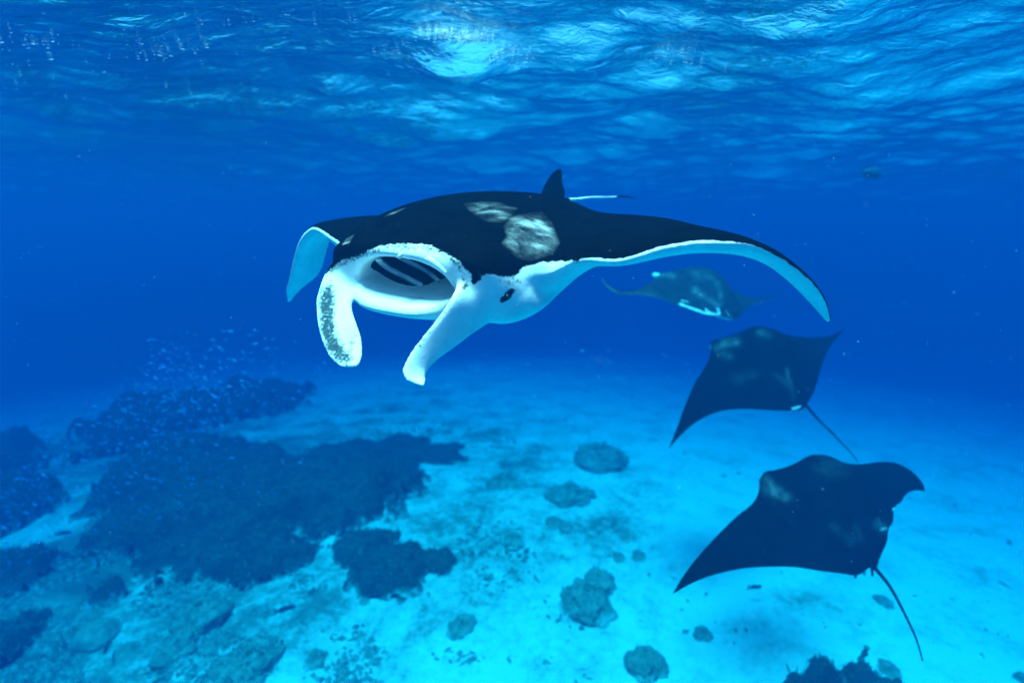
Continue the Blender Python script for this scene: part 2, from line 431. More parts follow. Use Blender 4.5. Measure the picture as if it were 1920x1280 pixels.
TE_L = [(699,413,-1.2),(650,417,-1.08),(625,430,-1.0),(610,480,-.98),(596,522,-.95),(575,530,-.9),(558,540,-.85),(546,562,-.8)]
def arc(pts, body):
    P = np.array(body + [unY(*p) for p in pts]); return P
bodyR_LE = [[0, .06, 0], [.2, .055, 0], [.36, .04, 0], [.46, .0, 0], [.525, -.08, .012], [.565, -.18, .03], [.63, -.245, .03]]
bodyR_TE = [[0, -1.66, .0], [.12, -1.64, .0], [.28, -1.58, .0], [.45, -1.5, -.03]]
mir = lambda L: [[-a, b, c] for a, b, c in L]
def param(P, s0=0):
    d = np.linalg.norm(np.diff(P, axis=0), axis=1); s = np.concatenate([[0], np.cumsum(d)]); s /= s[-1]; return s
def resample(P, n, pw=1.0):
    s = param(P); t = np.linspace(0, 1, n)**pw
    return spline(np.concatenate([s[:, None], P], 1), t)
# per side: stations by "s" 0..1 matched between LE and TE by arc length fraction
def side(LEp, TEp, n):
    return resample(LEp, n), resample(TEp, n)
NS = 130
THK = [  # u, top, bottom, gu, gl, ea, eb, bottom ea, eb, camber
 (0.00, .195, .165, .185, .085, .98, .92, .75, 1.2, 0),
 (0.20, .195, .175, .175, .085, .98, .92, .75, 1.2, 0),
 (0.36, .190, .190, .145, .082, .92, .92, .7, 1.2, 0),
 (0.47, .182, .195, .100, .075, .82, .95, .5, 1.2, 0),
 (0.57, .170, .185, .060, .050, .70, .95, .42, 1.1, 0),
 (0.68, .122, .150, .020, .020, .60, .95, .40, 1.1, 0),
 (0.80, .085, .090, .004, .006, .55, .95, .38, 1.0, 0),
 (0.95, .055, .055, .002, .002, .50, .95, .5, 1.0, 0),
 (1.20, .040, .050, .002, .002, .50, .95, .4, 1.0, 0),
 (1.45, .028, .045, .001, .001, .50, .95, .4, 1.0, .0),
 (1.75, .015, .025, .001, .001, .50, .95, .5, 1.0, .0),
 (2.00, .006, .006, .000, .000, .50, .95, .5, 1.0, .0)]
def do_side(LEp, TEp, sgn):
    LE, TE = side(LEp, TEp, NS)
    q = np.concatenate([[0], np.cumsum(np.linalg.norm(np.diff(LE, axis=0), axis=1))])
    u = np.where(q < .8, q, .8 + (q - .8) / (q[-1] - .8) * 1.2); T = spline(THK, u)
    out = []
    mid = (LE + TE) / 2
    tan = np.gradient(LE * .6 + TE * .4, axis=0)
    for i in range(NS):
        ch = unit(TE[i] - LE[i]); nrm = unit(np.cross(tan[i], ch)) * 1.0
        if i < 25: # near the middle keep it upright
            w_ = min(1, i / 25.); nrm = unit(nrm * w_ * np.sign(nrm[2] + 1e-9) + np.array([0, 0, 1 - w_]))
        if i == 0: nrm = np.array([0, 0, 1.])
        if out and nrm @ out[-1][3] < 0: nrm = -nrm
        if not out and nrm[2] < 0: nrm = -nrm
        mw = max(0, 1 - (abs(LE[i][0] - .02) / .275)**2.6)**.45
        r = section_ring(LE[i], TE[i], nrm, *np.maximum(T[i][:2], .001), *np.maximum(T[i][2:4], 0), *T[i][4:9], mw)
        if sgn > 0 and u[i] > 1.3:      # outer wing: the rim itself is dark
            r[1][46:46 + 20] = np.clip(1 - (u[i] - 1.3) / .25, 0, 1)
        out.append((*r, nrm))
    return out
R_ = do_side(arc(LE_R, bodyR_LE), arc(TE_R, bodyR_TE), 1)
L_ = do_side(arc(LE_L, mir(bodyR_LE)), arc(TE_L, mir(bodyR_TE)), -1)
allr = L_[::-1] + R_[1:]
sh = Shell()
P = np.array([r[0] for r in allr]); Wv = np.array([r[1] for r in allr])
def soften(P, k):
    """even the skin out from station to station, but leave the mouth and the front edge alone"""
    Q = P.copy()
    for _ in range(k):
        Q[1:-1] = .25 * Q[:-2] + .5 * Q[1:-1] + .25 * Q[2:]
    n = P.shape[1]; j = np.arange(n); nt_ = 46
    c = np.ones(n); top = (1 - np.cos(np.linspace(0, 1, nt_) * math.pi)) / 2
    c[:nt_] = np.clip(top[::-1] / .22, 0, 1)
    c[nt_:n - nt_ + 1] = 0
    c[n - nt_ + 1:] = np.clip(top[:-1] / .22, 0, 1)
    return P + (Q - P) * c[None, :, None]
P = soften(P, 60)
PW = OM + P @ FM.T
sh.loft(PW, Wv)
def fin_loft(secs, n=40, ring=28, wA=0.25, curl=0.0):
    """secs: (A, B, thickness, camber) with A, B points; returns rings"""
    K = np.array([[i / (len(secs) - 1), *s[0], *s[1], s[2], s[3]] for i, s in enumerate(secs)])
    T = spline(K, np.linspace(0, 1, n)); A, B, t, cb = T[:, :3], T[:, 3:6], T[:, 6], T[:, 7]
    tan = np.gradient((A + B) / 2, axis=0); out = []
    a = np.linspace(0, 2 * math.pi, ring, endpoint=False)
    for i in range(n):
        ch = B[i] - A[i]; nr = unit(np.cross(unit(tan[i]), unit(ch)))
        u = (1 - np.cos(a)) / 2                     # 0 at A, 1 at B
        h = np.sign(np.sin(a)) * (np.abs(np.sin(a))**0.5) * t[i] / 2
        c = cb[i] * 4 * u * (1 - u)
        out.append(A[i] + ch * u[:, None] + nr * (h + c)[:, None])
    return np.array(out)
FL = [((640,485,2.80),(712,520,2.70),.09,0),((612,505,2.68),(690,537,2.60),.085,0),((600,528,2.60),(672,552,2.52),.065,.0),((594,552,2.50),(661,564,2.43),.05,-.015),((593,577,2.40),(661,582,2.35),.04,-.02),((595,605,2.3),(669,606,2.26),.034,-.02),
      ((602,636,2.23),(678,634,2.19),.03,-.018),((612,660,2.17),(680,658,2.14),.026,-.015),((625,677,2.12),(677,676,2.1),.022,-.01),((640,688,2.09),(669,688,2.08),.018,0)]
FR = [((880,490,2.40),(960,540,2.55),.09,0),((862,525,2.25),(955,575,2.46),.07,0),((850,552,2.15),(935,592,2.40),.048,.0),((830,584,2.09),(893,620,2.33),.034,.0),((802,620,2.03),(853,650,2.22),.026,.008),
      ((774,654,1.98),(822,673,2.12),.023,.012),((757,684,1.95),(805,690,2.06),.020,.012),((755,699,1.94),(800,702,2.03),.018,.01),((762,713,1.93),(799,711,2.0),.015,.006),((779,720,1.93),(799,717,1.97),.013,0),((793,723,1.93),(799,721,1.95),.010,0)]
for Ff in (FL, FR):
    P2 = fin_loft([(at(*a), at(*b), t, c) for a, b, t, c in Ff])
    sh.loft(P2, np.ones(P2.shape[:2]))
V, F_, Wt = sh.arrays()
OW = OM + FM @ np.array([0, -.8, 0])
me = mesh_from('src', V, F_)
src = bpy.data.objects.new('manta_body', me); col.objects.link(src)
md = src.modifiers.new('r', 'REMESH'); md.mode = 'VOXEL'; md.voxel_size = VOX; md.adaptivity = 0
dg = bpy.context.evaluated_depsgraph_get(); mb = bpy.data.meshes.new_from_object(src.evaluated_get(dg))
bpy.data.objects.remove(src); mb.name = 'manta_body'
# relax: lightly everywhere, strongly where the head fins grow out of the head
C0 = coords(mb); E = np.empty(len(mb.edges) * 2, np.int32); mb.edges.foreach_get('vertices', E); E = E.reshape(-1, 2)
deg = np.bincount(E.ravel(), minlength=len(C0))[:, None]
def relax(C, wts, it):
    for _ in range(it):
        A = np.stack([np.bincount(E[:, 0], C[E[:, 1], k], len(C)) + np.bincount(E[:, 1], C[E[:, 0], k], len(C)) for k in range(3)], 1) / deg
        C = C + (A - C) * wts[:, None]
    return C
wt = np.full(len(C0), .5); C1 = relax(C0, wt, 5)
PX, DD = project(C1)
wt = np.zeros(len(C1))
for px, py, d, r, s_ in ((645, 520, 2.60, .20, .6), (612, 515, 2.64, .10, .6), (930, 520, 2.34, .15, .6), (905, 560, 2.26, .13, .6), (945, 575, 2.36, .10, .5)):
    q = at(px, py, d); wt = np.maximum(wt, s_ * np.clip(1.5 * (1 - np.linalg.norm(C1 - q, axis=1) / r), 0, 1))
wt *= np.clip(seg_dist(PX, [(699,492),(726,482),(761,480),(795,482),(822,489),(840,503),(850,530),(843,565),(829,586)]) / 14, 0, 1)
C1 = relax(C1, wt, 70)
mb.vertices.foreach_set('co', C1.astype(np.float32).ravel()); mb.update()
NR = normals(mb); PX, DD = project(C1); LC = (C1 - OM) @ FM        # pixels, depth, animal's own coordinates
# white belly / dark back from the nearest original skin that faces the same way
srcN = np.zeros((len(V), 3)); tm = mesh_from('tmp', V, F_); bm = bmesh.new(); bm.from_mesh(tm); bmesh.ops.recalc_face_normals(bm, faces=bm.faces)
bm.normal_update(); bm.verts.ensure_lookup_table(); srcN = np.array([v.normal[:] for v in bm.verts]); bm.free()
kd = KDTree(len(V)); [kd.insert(v, i) for i, v in enumerate(V)]; kd.balance()
Wb = np.empty(len(C1))
for i, c in enumerate(C1):
    best = None
    acc = 0; tw = 0
    for co, j, dist in kd.find_n(c, 6):
        f = max(0.02, float(srcN[j] @ NR[i]))**2 / (dist + .004); acc += f * Wt[j]; tw += f
    Wb[i] = acc / tw
facing = np.einsum('ij,ij->i', NR, C1) < 0
# the head: where black stops and white begins, drawn on the skin
BACK = [(560,300),(596,522),(604,519),(612,513),(633,494),(650,486),(675,478),(709,463),(735,459),(761,457),(790,458),(812,462),(843,480),(857,489),(871,502),(884,516),(880,536),(893,532),(903,518),(915,513),(930,516),(945,519),(962,518),(974,511),(978,502),(1017,491),(1082,490),(1150,492),(1150,300)]
hz = facing & (LC[:, 1] > -.62) & (LC[:, 0] > -.72) & (LC[:, 0] < .9) & (PX[:, 0] < 1145) & (DD < 3.0) & (DD > 2.0)
sd = signed(PX, BACK)
inm = (np.abs(LC[:, 0]) < .30) & (LC[:, 2] < .135) & (LC[:, 1] < .05) & facing & (PX[:,1] > 470)
w_head = 1 - soft(sd, 9)
blend = np.where(LC[:, 0] > 0, np.clip((.86 - LC[:, 0]) / .12, 0, 1), np.clip((.60 + LC[:, 0]) / .1, 0, 1)) * hz
Wb = Wb * (1 - blend) + w_head * blend
eye_d = seg_dist(PX, [(944, 562), (951, 556), (959, 546)]); Wb = np.where(hz & (eye_d < 16), np.minimum(Wb, soft(eye_d - 6, 8)), Wb)
fins = (DD < 2.30) & (LC[:, 1] > .05) | ((LC[:, 1] > .10))
Wb = np.where(fins, 1, Wb)
Wb = np.where(inm & (LC[:, 1] < .02), 1, Wb)
# dark flesh behind the gill arches
GILL = [(690,498),(700,489),(712,484),(726,480),(761,478),(795,480),(822,487),(840,501),(845,518),(832,522),(815,527),(800,534),(786,536),(768,536),(748,531),(728,522),(708,510)]
gd = signed(PX, GILL)
deep = facing & (np.abs(LC[:, 0]) < .36) & (LC[:, 1] < -.02) & (LC[:, 2] < .14) & (LC[:, 2] > -.14) & (LC[:, 1] > -.5)
Wb = np.where(deep, np.minimum(Wb, 1 - soft(gd, 2.5)), Wb)
set_attr(mb, 'w', relax(np.stack([Wb] * 3, 1), np.full(len(C1), .5), 2)[:, 0])
# grey scrapes
A_ = [(872,384),(901,379),(935,382),(968,390),(958,404),(942,415),(918,414),(893,404)]
B_ = [(942,456),(952,443),(946,425),(958,408),(985,401),(1015,400),(1033,417),(1048,455),(1036,474),(1010,484),(997,487),(972,483)]
C_ = [(664,440),(650,447),(636,466),(652,461)]; D_ = [(764,388),(735,397),(716,408),(740,402)]
H_ = [(866,478),(880,490),(905,512),(890,527),(872,515),(858,492)]
mk = np.maximum.reduce([.75 * soft(signed(PX, A_), 14), soft(signed(PX, B_) - 4, 17), soft(signed(PX, C_), 2), .6 * soft(signed(PX, D_), 3), .6 * soft(signed(PX, H_), 6)])
dors = facing & (NR @ FM[:, 2] > .0) & (LC[:, 1] < 0.03) & (DD < 3.6) & ~deep & ~fins
set_attr(mb, 'mark', np.where(dors, mk, 0))
# speckles: outer band of the left fin, rim of the right fin, upper lip
S1 = soft(signed(PX, [(596,560),(604,540),(620,530),(628,560),(627,600),(634,636),(648,656),(662,668),(650,684),(628,677),(610,653),(600,620)]) + 1, 9)
S1 = np.maximum(S1, .55 * soft(signed(PX, [(655,640),(668,612),(670,630),(660,660),(648,668)]), 4))
S2 = .5 * soft(5 - seg_dist(PX, [(846,560),(829,590),(803,625),(778,655)]), 3)
S3 = .62 * soft(6 - seg_dist(PX, [(620,508),(650,489),(690,474),(725,465),(761,463),(800,465),(835,477),(856,492),(866,505)]), 4)
S4 = .75 * soft(6 - seg_dist(PX, [(868,520),(876,530),(872,540)]), 4)
S5 = .48 * soft(signed(PX, [(928,519),(950,522),(975,513),(977,532),(966,545),(950,540),(940,530)]), 9)
nearhead = facing & (DD < 2.75)
set_attr(mb, 'speck', np.where(nearhead, np.maximum.reduce([S1, S2, S3, S4, S5]), 0))
pk = .8 * soft(1.6 - seg_dist(PX, [(706,558),(745,556),(790,559),(834,570)]), 1.2) * (LC[:, 1] < .06) * (LC[:, 1] > -.3)
set_attr(mb, 'pink', np.where(nearhead, pk, 0))
bvh = BVHTree.FromPolygons(C1.tolist(), [p.vertices[:] for p in mb.polygons])
def hit(px, py, lift=0.0):
    r = at(px, py, 1.0); l = np.linalg.norm(r); h = bvh.ray_cast(Vector((0, 0, 0)), Vector(r / l))
    if h[0] is None: return None
    return np.array(h[0]) - r / l * lift
mb.vertices.foreach_set('co', (C1 - OW).astype(np.float32).ravel()); mb.update(); smooth(mb)
near = bpy.data.objects.new('manta_ray', None); col.objects.link(near); near.location = OW; near.empty_display_size = .3
tag(near, 'largest manta ray, mouth wide open, white head fins hanging, grey scrapes on black back', 'manta ray', 'manta rays')
obj('body', mb, M_SKIN, near)
# dorsal fin, tail, eyes, gill arches
def fin_part(name, A, B, t, parent, origin, m, w=0.0, n=16):
    K = [(tuple(a), tuple(b), tt, 0) for a, b, tt in zip(A, B, t)]
    P2 = fin_loft(K, n=n, ring=18); me = shell_mesh(name, [P2], origin); set_attr(me, 'w', np.full(len(me.vertices), w)); return obj(name, me, m, parent)
dd = 3.70
fin_part('dorsal_fin', [at(1012,370,dd - .04), at(1020,350,dd), at(1029,334,dd), at(1040,321,dd), at(1049,317,dd)], [at(1057,380,dd+.02), at(1059,360,dd+.02), at(1054,343,dd+.02), at(1054,328,dd+.02), at(1052,318,dd+.02)], [.05,.035,.022,.014,.008], near, OW, M_SKIN)
tp = line([at(1034,372,3.68), at(1056,374,3.78), at(1078,374,3.88), at(1102,371,4.0), at(1140,370,4.22), at(1178,369.5,4.42), at(1191,373,4.5)], 40)
trd = np.interp(np.linspace(0, 1, 40), [0, .15, .5, .85, 1], [.03, .012, .008, .006, .003])
me = shell_mesh('tail', [tube(tp, trd, 10)], OW); tt_ = project(coords(me) + OW)[0]
set_attr(me, 'w', np.where((tt_[:, 0] > 1066) & (tt_[:, 0] < 1158), .62, 0)); obj('tail', me, M_SKIN, near)
def ball(name, c, r, parent, origin, m, sq=(1, 1, 1)):
    bm = bmesh.new(); bmesh.ops.create_uvsphere(bm, u_segments=20, v_segments=12, radius=r)
    for v in bm.verts: v.co = Vector((v.co.x * sq[0], v.co.y * sq[1], v.co.z * sq[2])) + Vector(c - origin)
    me = bpy.data.meshes.new(name); bm.to_mesh(me); bm.free(); smooth(me); return obj(name, me, m, parent)
h = hit(951, 555); ball('eye', h if h is not None else at(951,555,2.25), .010, near, OW, M_EYE)
ball('eye', OM + FM @ np.array([-.50, -.03, -.01]), .024, near, OW, M_EYE)
for pts, r in (([(709,486),(716,493),(728,503),(745,512),(765,522),(790,535)], .014), ([(750,479),(765,490),(788,502),(808,515),(822,527)], .013), ([(800,484),(814,492),(826,502),(836,513)], .011)):
    q = [hit(x, y) for x, y in pts]; dm = [np.linalg.norm(a) for a in q if a is not None]
    q = []
    for x, y in pts:
        a = hit(x, y, .03)
        if a is None: continue
        q.append(a)
    dist = np.array([a @ AF for a in q]); dist = np.minimum(dist, np.median(dist) + .05)
    q = [at(*project(a[None])[0][0], d) for a, d in zip(q, dist)]
    P2 = tube(line(q, 18), np.full(18, r) * np.linspace(1.15, .9, 18), 10, .6, up=AF)
    obj('gill_arch', shell_mesh('gill_arch', [P2], OW), M_GILL, near)
# ---------------------------------------------------------------- the three further mantas
def plane_manta(label, n, O, LEp, TEp, tail, spanbend, marks, rim=None, dfin=None, cephal=(), claspers=(), thick=1.0, belly_tip=0, wline=None, tailw=.016, skin=None):
    skin = skin or M_FARSKIN
    n = unit(np.array(n, float)); O = np.array(O, float)
    pL0, pR0 = np.array(LEp[0], float), np.array(LEp[-1], float)
    mid = np.array([project(O[None])[0][0]])[0]
    def pt(p, off=0.0):
        r = at(p[0], p[1], 1.0); return r * ((n @ O + off) / (n @ r))
    def bent(p, s):        # s 0..1 along the span; wings leave the body's plane
        return pt(p, spanbend(s))
    def edge(pts, N_):
        q = np.array([pt(p) for p in pts]); s = param(q); t = np.linspace(0, 1, N_)
        px = spline(np.concatenate([s[:, None], np.array(pts, float)], 1), t)
        return np.array([bent(p, u) for p, u in zip(px, t)])
    NSt = 120
    LE, TE = edge(LEp, NSt), edge(TEp, NSt)
    s = np.linspace(0, 1, NSt); axis = unit(pt(LEp[len(LEp) // 2]) - pt(tail[0])); latv = unit(np.cross(axis, n))
    ctr = pt(tail[0]); lat = np.abs((LE * .5 + TE * .5 - ctr) @ latv)
    nw = 44
    th = np.linspace(0, 1, nw); c = (1 - np.cos(th * math.pi)) / 2
    rings = []; W = []
    for i in range(NSt):
        L = np.linalg.norm(TE[i] - LE[i]) + 1e-6; ch = (TE[i] - LE[i])
        core = math.exp(-(lat[i] / .42)**4)
        thick_ = thick * 1.35; tt = thick_ * (.17 * core + .035 * math.exp(-(lat[i] / 1.2)**2)) * min(1, L / .5)
        tb = thick_ * (.15 * core + .03 * math.exp(-(lat[i] / 1.2)**2)) * min(1, L / .5)
        bump = c**.6 * (1 - c)**(.9) / ((.4)**.6 * (.6)**.9)
        e = .006 * min(1, L / .1)
        # low ridge along the spine
        up = LE[i] + ch * c[:, None] + n * (tt * bump + e)[:, None]
        lo = LE[i] + ch * c[:, None] - n * (tb * bump + e)[:, None]
        rings.append(np.concatenate([up[::-1], lo[1:-1]])); W.append(np.concatenate([np.zeros(nw), np.ones(nw - 2)]))
    P = np.array(rings); W = np.array(W)
    for _ in range(12): P[1:-1, 1:nw - 1] = .25 * P[:-2, 1:nw - 1] + .5 * P[1:-1, 1:nw - 1] + .25 * P[2:, 1:nw - 1]
    sh = Shell(); sh.loft(P, W); V, F, Wt = sh.arrays()
    org = ctr * .5 + pt(LEp[len(LEp) // 2]) * .5
    me = mesh_from('manta_body', V, F); bm = bmesh.new(); bm.from_mesh(me); bmesh.ops.recalc_face_normals(bm, faces=bm.faces); bm.to_mesh(me)
    if (normals(me)[:nw * NSt] @ n).mean() < -.01 or (normals(me) @ n)[Wt < .5].mean() < 0:
        bmesh.ops.reverse_faces(bm, faces=bm.faces); bm.to_mesh(me)
    bm.free()
    NRm = normals(me); PX, DD = project(V)
    dors = NRm @ n > .05
    mk = np.zeros(len(V))
    wobble = 1 + .55 * vnoise(V, 9.0, 31, 3); fray = np.clip(.65 + .7 * vnoise(V, 16.0, 32, 3), .1, 1.2)
    for pts, wd, st in marks: mk = np.maximum(mk, st * fray * np.exp(-(seg_dist(PX, pts) / (wd * wobble * 1.25))**2))
    set_attr(me, 'mark', np.where(dors, mk, 0))
    if rim:
        for pts, wd, st in rim: Wt = np.maximum(Wt, np.where(dors, st * np.exp(-(seg_dist(PX, pts) / (wd * wobble))**2), 0))
    set_attr(me, 'w', Wt); set_attr(me, 'speck', np.zeros(len(V)))
    me.vertices.foreach_set('co', (V - org).astype(np.float32).ravel()); me.update(); smooth(me)
    root = bpy.data.objects.new('manta_ray', None); col.objects.link(root); root.location = org; root.empty_display_size = .3
    tag(root, label, 'manta ray', 'manta rays'); obj('body', me, skin, root)
    tl = [pt(p, .03 * (1 - k / len(tail))) for k, p in enumerate(tail)]
    tl = line([pt(tail[0]) + (pt(tail[0]) - pt(tail[1])) * .25 + n * .01] + tl, 44)
    me = shell_mesh('tail', [tube(tl, np.interp(np.linspace(0, 1, 44), [0, .08, .3, 1], [.05, tailw * 1.4, tailw, .006]), 8)], org); set_attr(me, 'w', np.zeros(len(me.vertices))); obj('tail', me, skin, root)
    if dfin:
        A, B, hgt, wv = dfin            # front and back of the base (pixels), height in metres
        a, b = pt(A, .07), pt(B, .02); back = unit(b - a)
        As = [a, a + back * .05 + n * hgt * .5, a + back * .13 + n * hgt]; Bs = [b, b + n * hgt * .45, b + back * .05 + n * hgt * 1.02]
        o = fin_part('dorsal_fin', As, Bs, [.03, .018, .008], root, org, skin, wv)
    for A, B, r, wv in cephal:          # rolled-up head fin: from the head corner forwards
        P2 = tube(line([pt(A, -.03), (pt(A, -.02) + pt(B, -.04)) / 2, pt(B, -.06)], 12), np.interp(np.linspace(0, 1, 12), [0, .3, .8, 1], [r * .8, r, r * .8, r * .3]), 12, .8)
        me = shell_mesh('head_fin', [P2], org); set_attr(me, 'w', np.full(len(me.vertices), wv)); obj('head_fin', me, skin, root)
    for A, B, r, wv in claspers:
        P2 = tube(line([pt(A, .05), (pt(A, .05) + pt(B, .04)) / 2, pt(B, .02)], 10), np.interp(np.linspace(0, 1, 10), [0, .4, 1], [r, r, r * .5]), 10, .6)
        me = shell_mesh('pelvic_fin', [P2], org); set_attr(me, 'w', np.full(len(me.vertices), wv)); obj('pelvic_fin', me, skin, root)
    return root
plane_manta('lowest manta ray, right wing tip curled, rear edge torn, over pale sand',
    (.122,-.575,.809), (3.263,5.588,-2.736),
    [(1261,1113),(1278,1084),(1295,1060),(1343,1005),(1388,962),(1415,940),(1422,926),(1424,902),(1432,886),(1460,880),(1487,871),(1511,857),(1529,852),(1542,855),(1570,866),(1604,871),(1652,866),(1683,869),(1711,885),(1731,909),(1734,921)],
    [(1261,1113),(1305,1089),(1350,1074),(1395,1065),(1446,1062),(1494,1063),(1539,1070),(1580,1075),(1604,1078),(1617,1074),(1625,1066),(1636,1062),(1644,1055),(1652,1039),(1664,1004),(1663,990),(1669,986),(1675,964),(1673,953),(1687,943),(1700,924),(1717,917),(1734,921)],
    [(1626,1048),(1640,1064),(1663,1091),(1687,1132),(1705,1168),(1714,1187),(1724,1216),(1730,1238)],
    lambda s: .18 * math.sin(math.pi * s)**1.5 - .05,
    [([(1440,905),(1452,920),(1470,930)], 9, .42), ([(1428,905),(1445,903)], 7, .30), ([(1545,872),(1575,880)], 12, .14), ([(1605,990),(1614,1010)], 4, .12), ([(1560,985),(1600,1015)], 5, .10), ([(1645,980),(1658,992)], 5, .5)],
    rim=[([(1652,992),(1662,990)], 2.2, .95), ([(1673,956),(1677,952)], 2, .8)],
    dfin=((1608,1016), (1626,1046), .11, 0), cephal=[((1436,900),(1424,902),.055,.38), ((1528,868),(1528,854),.05,0)],
    claspers=[((1622,1052),(1620,1079),.018,.75), ((1610,1060),(1603,1083),.018,.25), ((1634,1050),(1636,1080),.018,.15), ((1642,1048),(1643,1062),.025,.3)])
plane_manta('dark manta ray between the faint one and the lowest one, long straight tail',
    (.074,-.703,.707), (3.254,7.365,-1.552),
    [(1254,841),(1269,802),(1284,761),(1303,717),(1325,683),(1333,661),(1333,642),(1359,633),(1391,622),(1416,613),(1431,617),(1459,625),(1497,632),(1537,633),(1562,628),(1587,613)],
    [(1254,841),(1266,827),(1284,808),(1319,783),(1350,771),(1381,767),(1444,769),(1481,770),(1500,769),(1509,764),(1516,752),(1525,736),(1533,711),(1541,683),(1553,655),(1569,633),(1587,613)],
    [(1504,752),(1514,763),(1537,789),(1558,809),(1575,827),(1597,850),(1609,866)],
    lambda s: .2 * math.sin(math.pi * s)**1.5 - .08,
    [([(1345,652),(1360,646),(1380,642)], 6, .45), ([(1350,660),(1370,667)], 5, .25), ([(1475,690),(1482,718)], 2.5, .38), ([(1450,700),(1480,722),(1488,745)], 4, .22), ([(1425,622),(1445,628)], 6, .2), ([(1380,710),(1430,697)], 8, .08)],
    rim=[([(1486,766),(1500,762)], 3, .8)],
    dfin=((1489,728), (1503,744), .22, .42), cephal=[((1342,648),(1332,652),.055,.62), ((1415,622),(1410,614),.05,.1)],
    claspers=[((1498,750),(1492,773),.017,.8), ((1503,752),(1503,774),.017,.75), ((1488,758),(1481,773),.02,.7), ((1510,752),(1512,758),.02,.6)])
plane_manta('faintest manta ray, white rear edge, upturned wing tips, below the big ray\'s wing',
    (.267,-.367,.891), (3.229,9.736,-.836),
    [(1128,517),(1133,529),(1146,540),(1166,546),(1190,545),(1209,536),(1225,526),(1236,515),(1256,510),(1288,511),(1319,513),(1338,523),(1353,538),(1381,550),(1410,559),(1437,559),(1456,553),(1469,546)],
    [(1128,517),(1131,528),(1141,541),(1158,550),(1180,552),(1200,553),(1225,556),(1256,565),(1275,573),(1319,589),(1347,592),(1362,595),(1372,599),(1381,597),(1389,590),(1400,577),(1422,566),(1444,561),(1460,553),(1469,546)],
    [(1352,574),(1364,589),(1372,597),(1378,599)],
    lambda s: .25 * abs(2 * s - 1)**2.5,
    [([(1303,544),(1320,553),(1347,572)], 4, .6), ([(1345,530),(1351,545),(1350,570)], 3.2, .42), ([(1238,516),(1250,513),(1262,518)], 5, .4), ([(1300,512),(1335,522)], 5, .2), ([(1150,546),(1130,524)], 6, .45), ([(1165,548),(1225,553)], 4, .25)],
    rim=[([(1275,569),(1292,576),(1319,586),(1347,590)], 2.6, .8), ([(1277,563),(1290,566)], 2, .7), ([(1345,578),(1350,588)], 3, .75), ([(1360,583),(1372,597)], 2.5, .6), ([(1322,579),(1330,585)], 3, .75)],
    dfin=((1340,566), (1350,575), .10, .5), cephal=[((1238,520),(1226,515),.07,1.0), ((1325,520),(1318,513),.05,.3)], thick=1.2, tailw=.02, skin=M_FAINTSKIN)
# ---------------------------------------------------------------- reef and corals on the sand
def bed_z(x, y): return float(bed_height(np.array([x]), np.array([y]))[0])
def on_bed(px, py):
    z = BED
    for _ in range(12):
        p = bed_point(px, py, z); z = bed_z(p[0], p[1])
    return bed_point(px, py, z)
def bed_radius(px, py, r):
    c = on_bed(px, py); return r / FPX * (c @ AF)
def coral_lump(c, rx, ry, h, seed, rough=.25, n=40, knob=.12):
    """a rounded, knobbly coral growing out of the sand; vertices relative to its base centre c"""
    u = np.linspace(0, 2 * math.pi, n, endpoint=False); v = np.linspace(0, 1, n // 2)
    U, Vv = np.meshgrid(u, v); a = Vv * math.pi * .56
    d = np.stack([np.cos(U) * np.sin(a), np.sin(U) * np.sin(a), np.cos(a)], -1).reshape(-1, 3)
    k = 1 + rough * vnoise(d, 1.5, seed, 3) + knob * np.abs(vnoise(d, 5.0, seed + 3, 3, .6))
    P = d * k[:, None] * np.array([rx, ry, h])
    F = []
    m = len(v)
    for i in range(m - 1):
        for j in range(n):
            q = (j + 1) % n; F.append((i*n + j, (i+1)*n + j, (i+1)*n + q, i*n + q))
    P[:, 2] -= .02
    return P, F
def sprig(P0, n_, h, rnd, out, ln=5):
    """a spray of short pointed branches (three-sided), added to the out lists"""
    for _ in range(n_):
        d = unit(np.array([rnd.normal(0, .6), rnd.normal(0, .6), 1.0])); L = h * rnd.uniform(.5, 1.1); w_ = L * .13
        s = unit(np.cross(d, [0.3, .9, .1])); t = np.cross(d, s); b = len(out[0])
        base = P0 + np.array([rnd.normal(0, .3), rnd.normal(0, .3), 0]) * h * .6
        for k in range(3):
            a = k * 2.094; out[0].append(base + w_ * (math.cos(a) * s + math.sin(a) * t))
        for k in range(3):
            a = k * 2.094; out[0].append(base + d * L * .6 + w_ * .7 * (math.cos(a) * s + math.sin(a) * t))
        out[0].append(base + d * L)
        for k in range(3):
            q = (k + 1) % 3; out[1].append((b + k, b + q, b + 3 + q)); out[1].append((b + k, b + 3 + q, b + 3 + k)); out[1].append((b + 3 + k, b + 3 + q, b + 6))
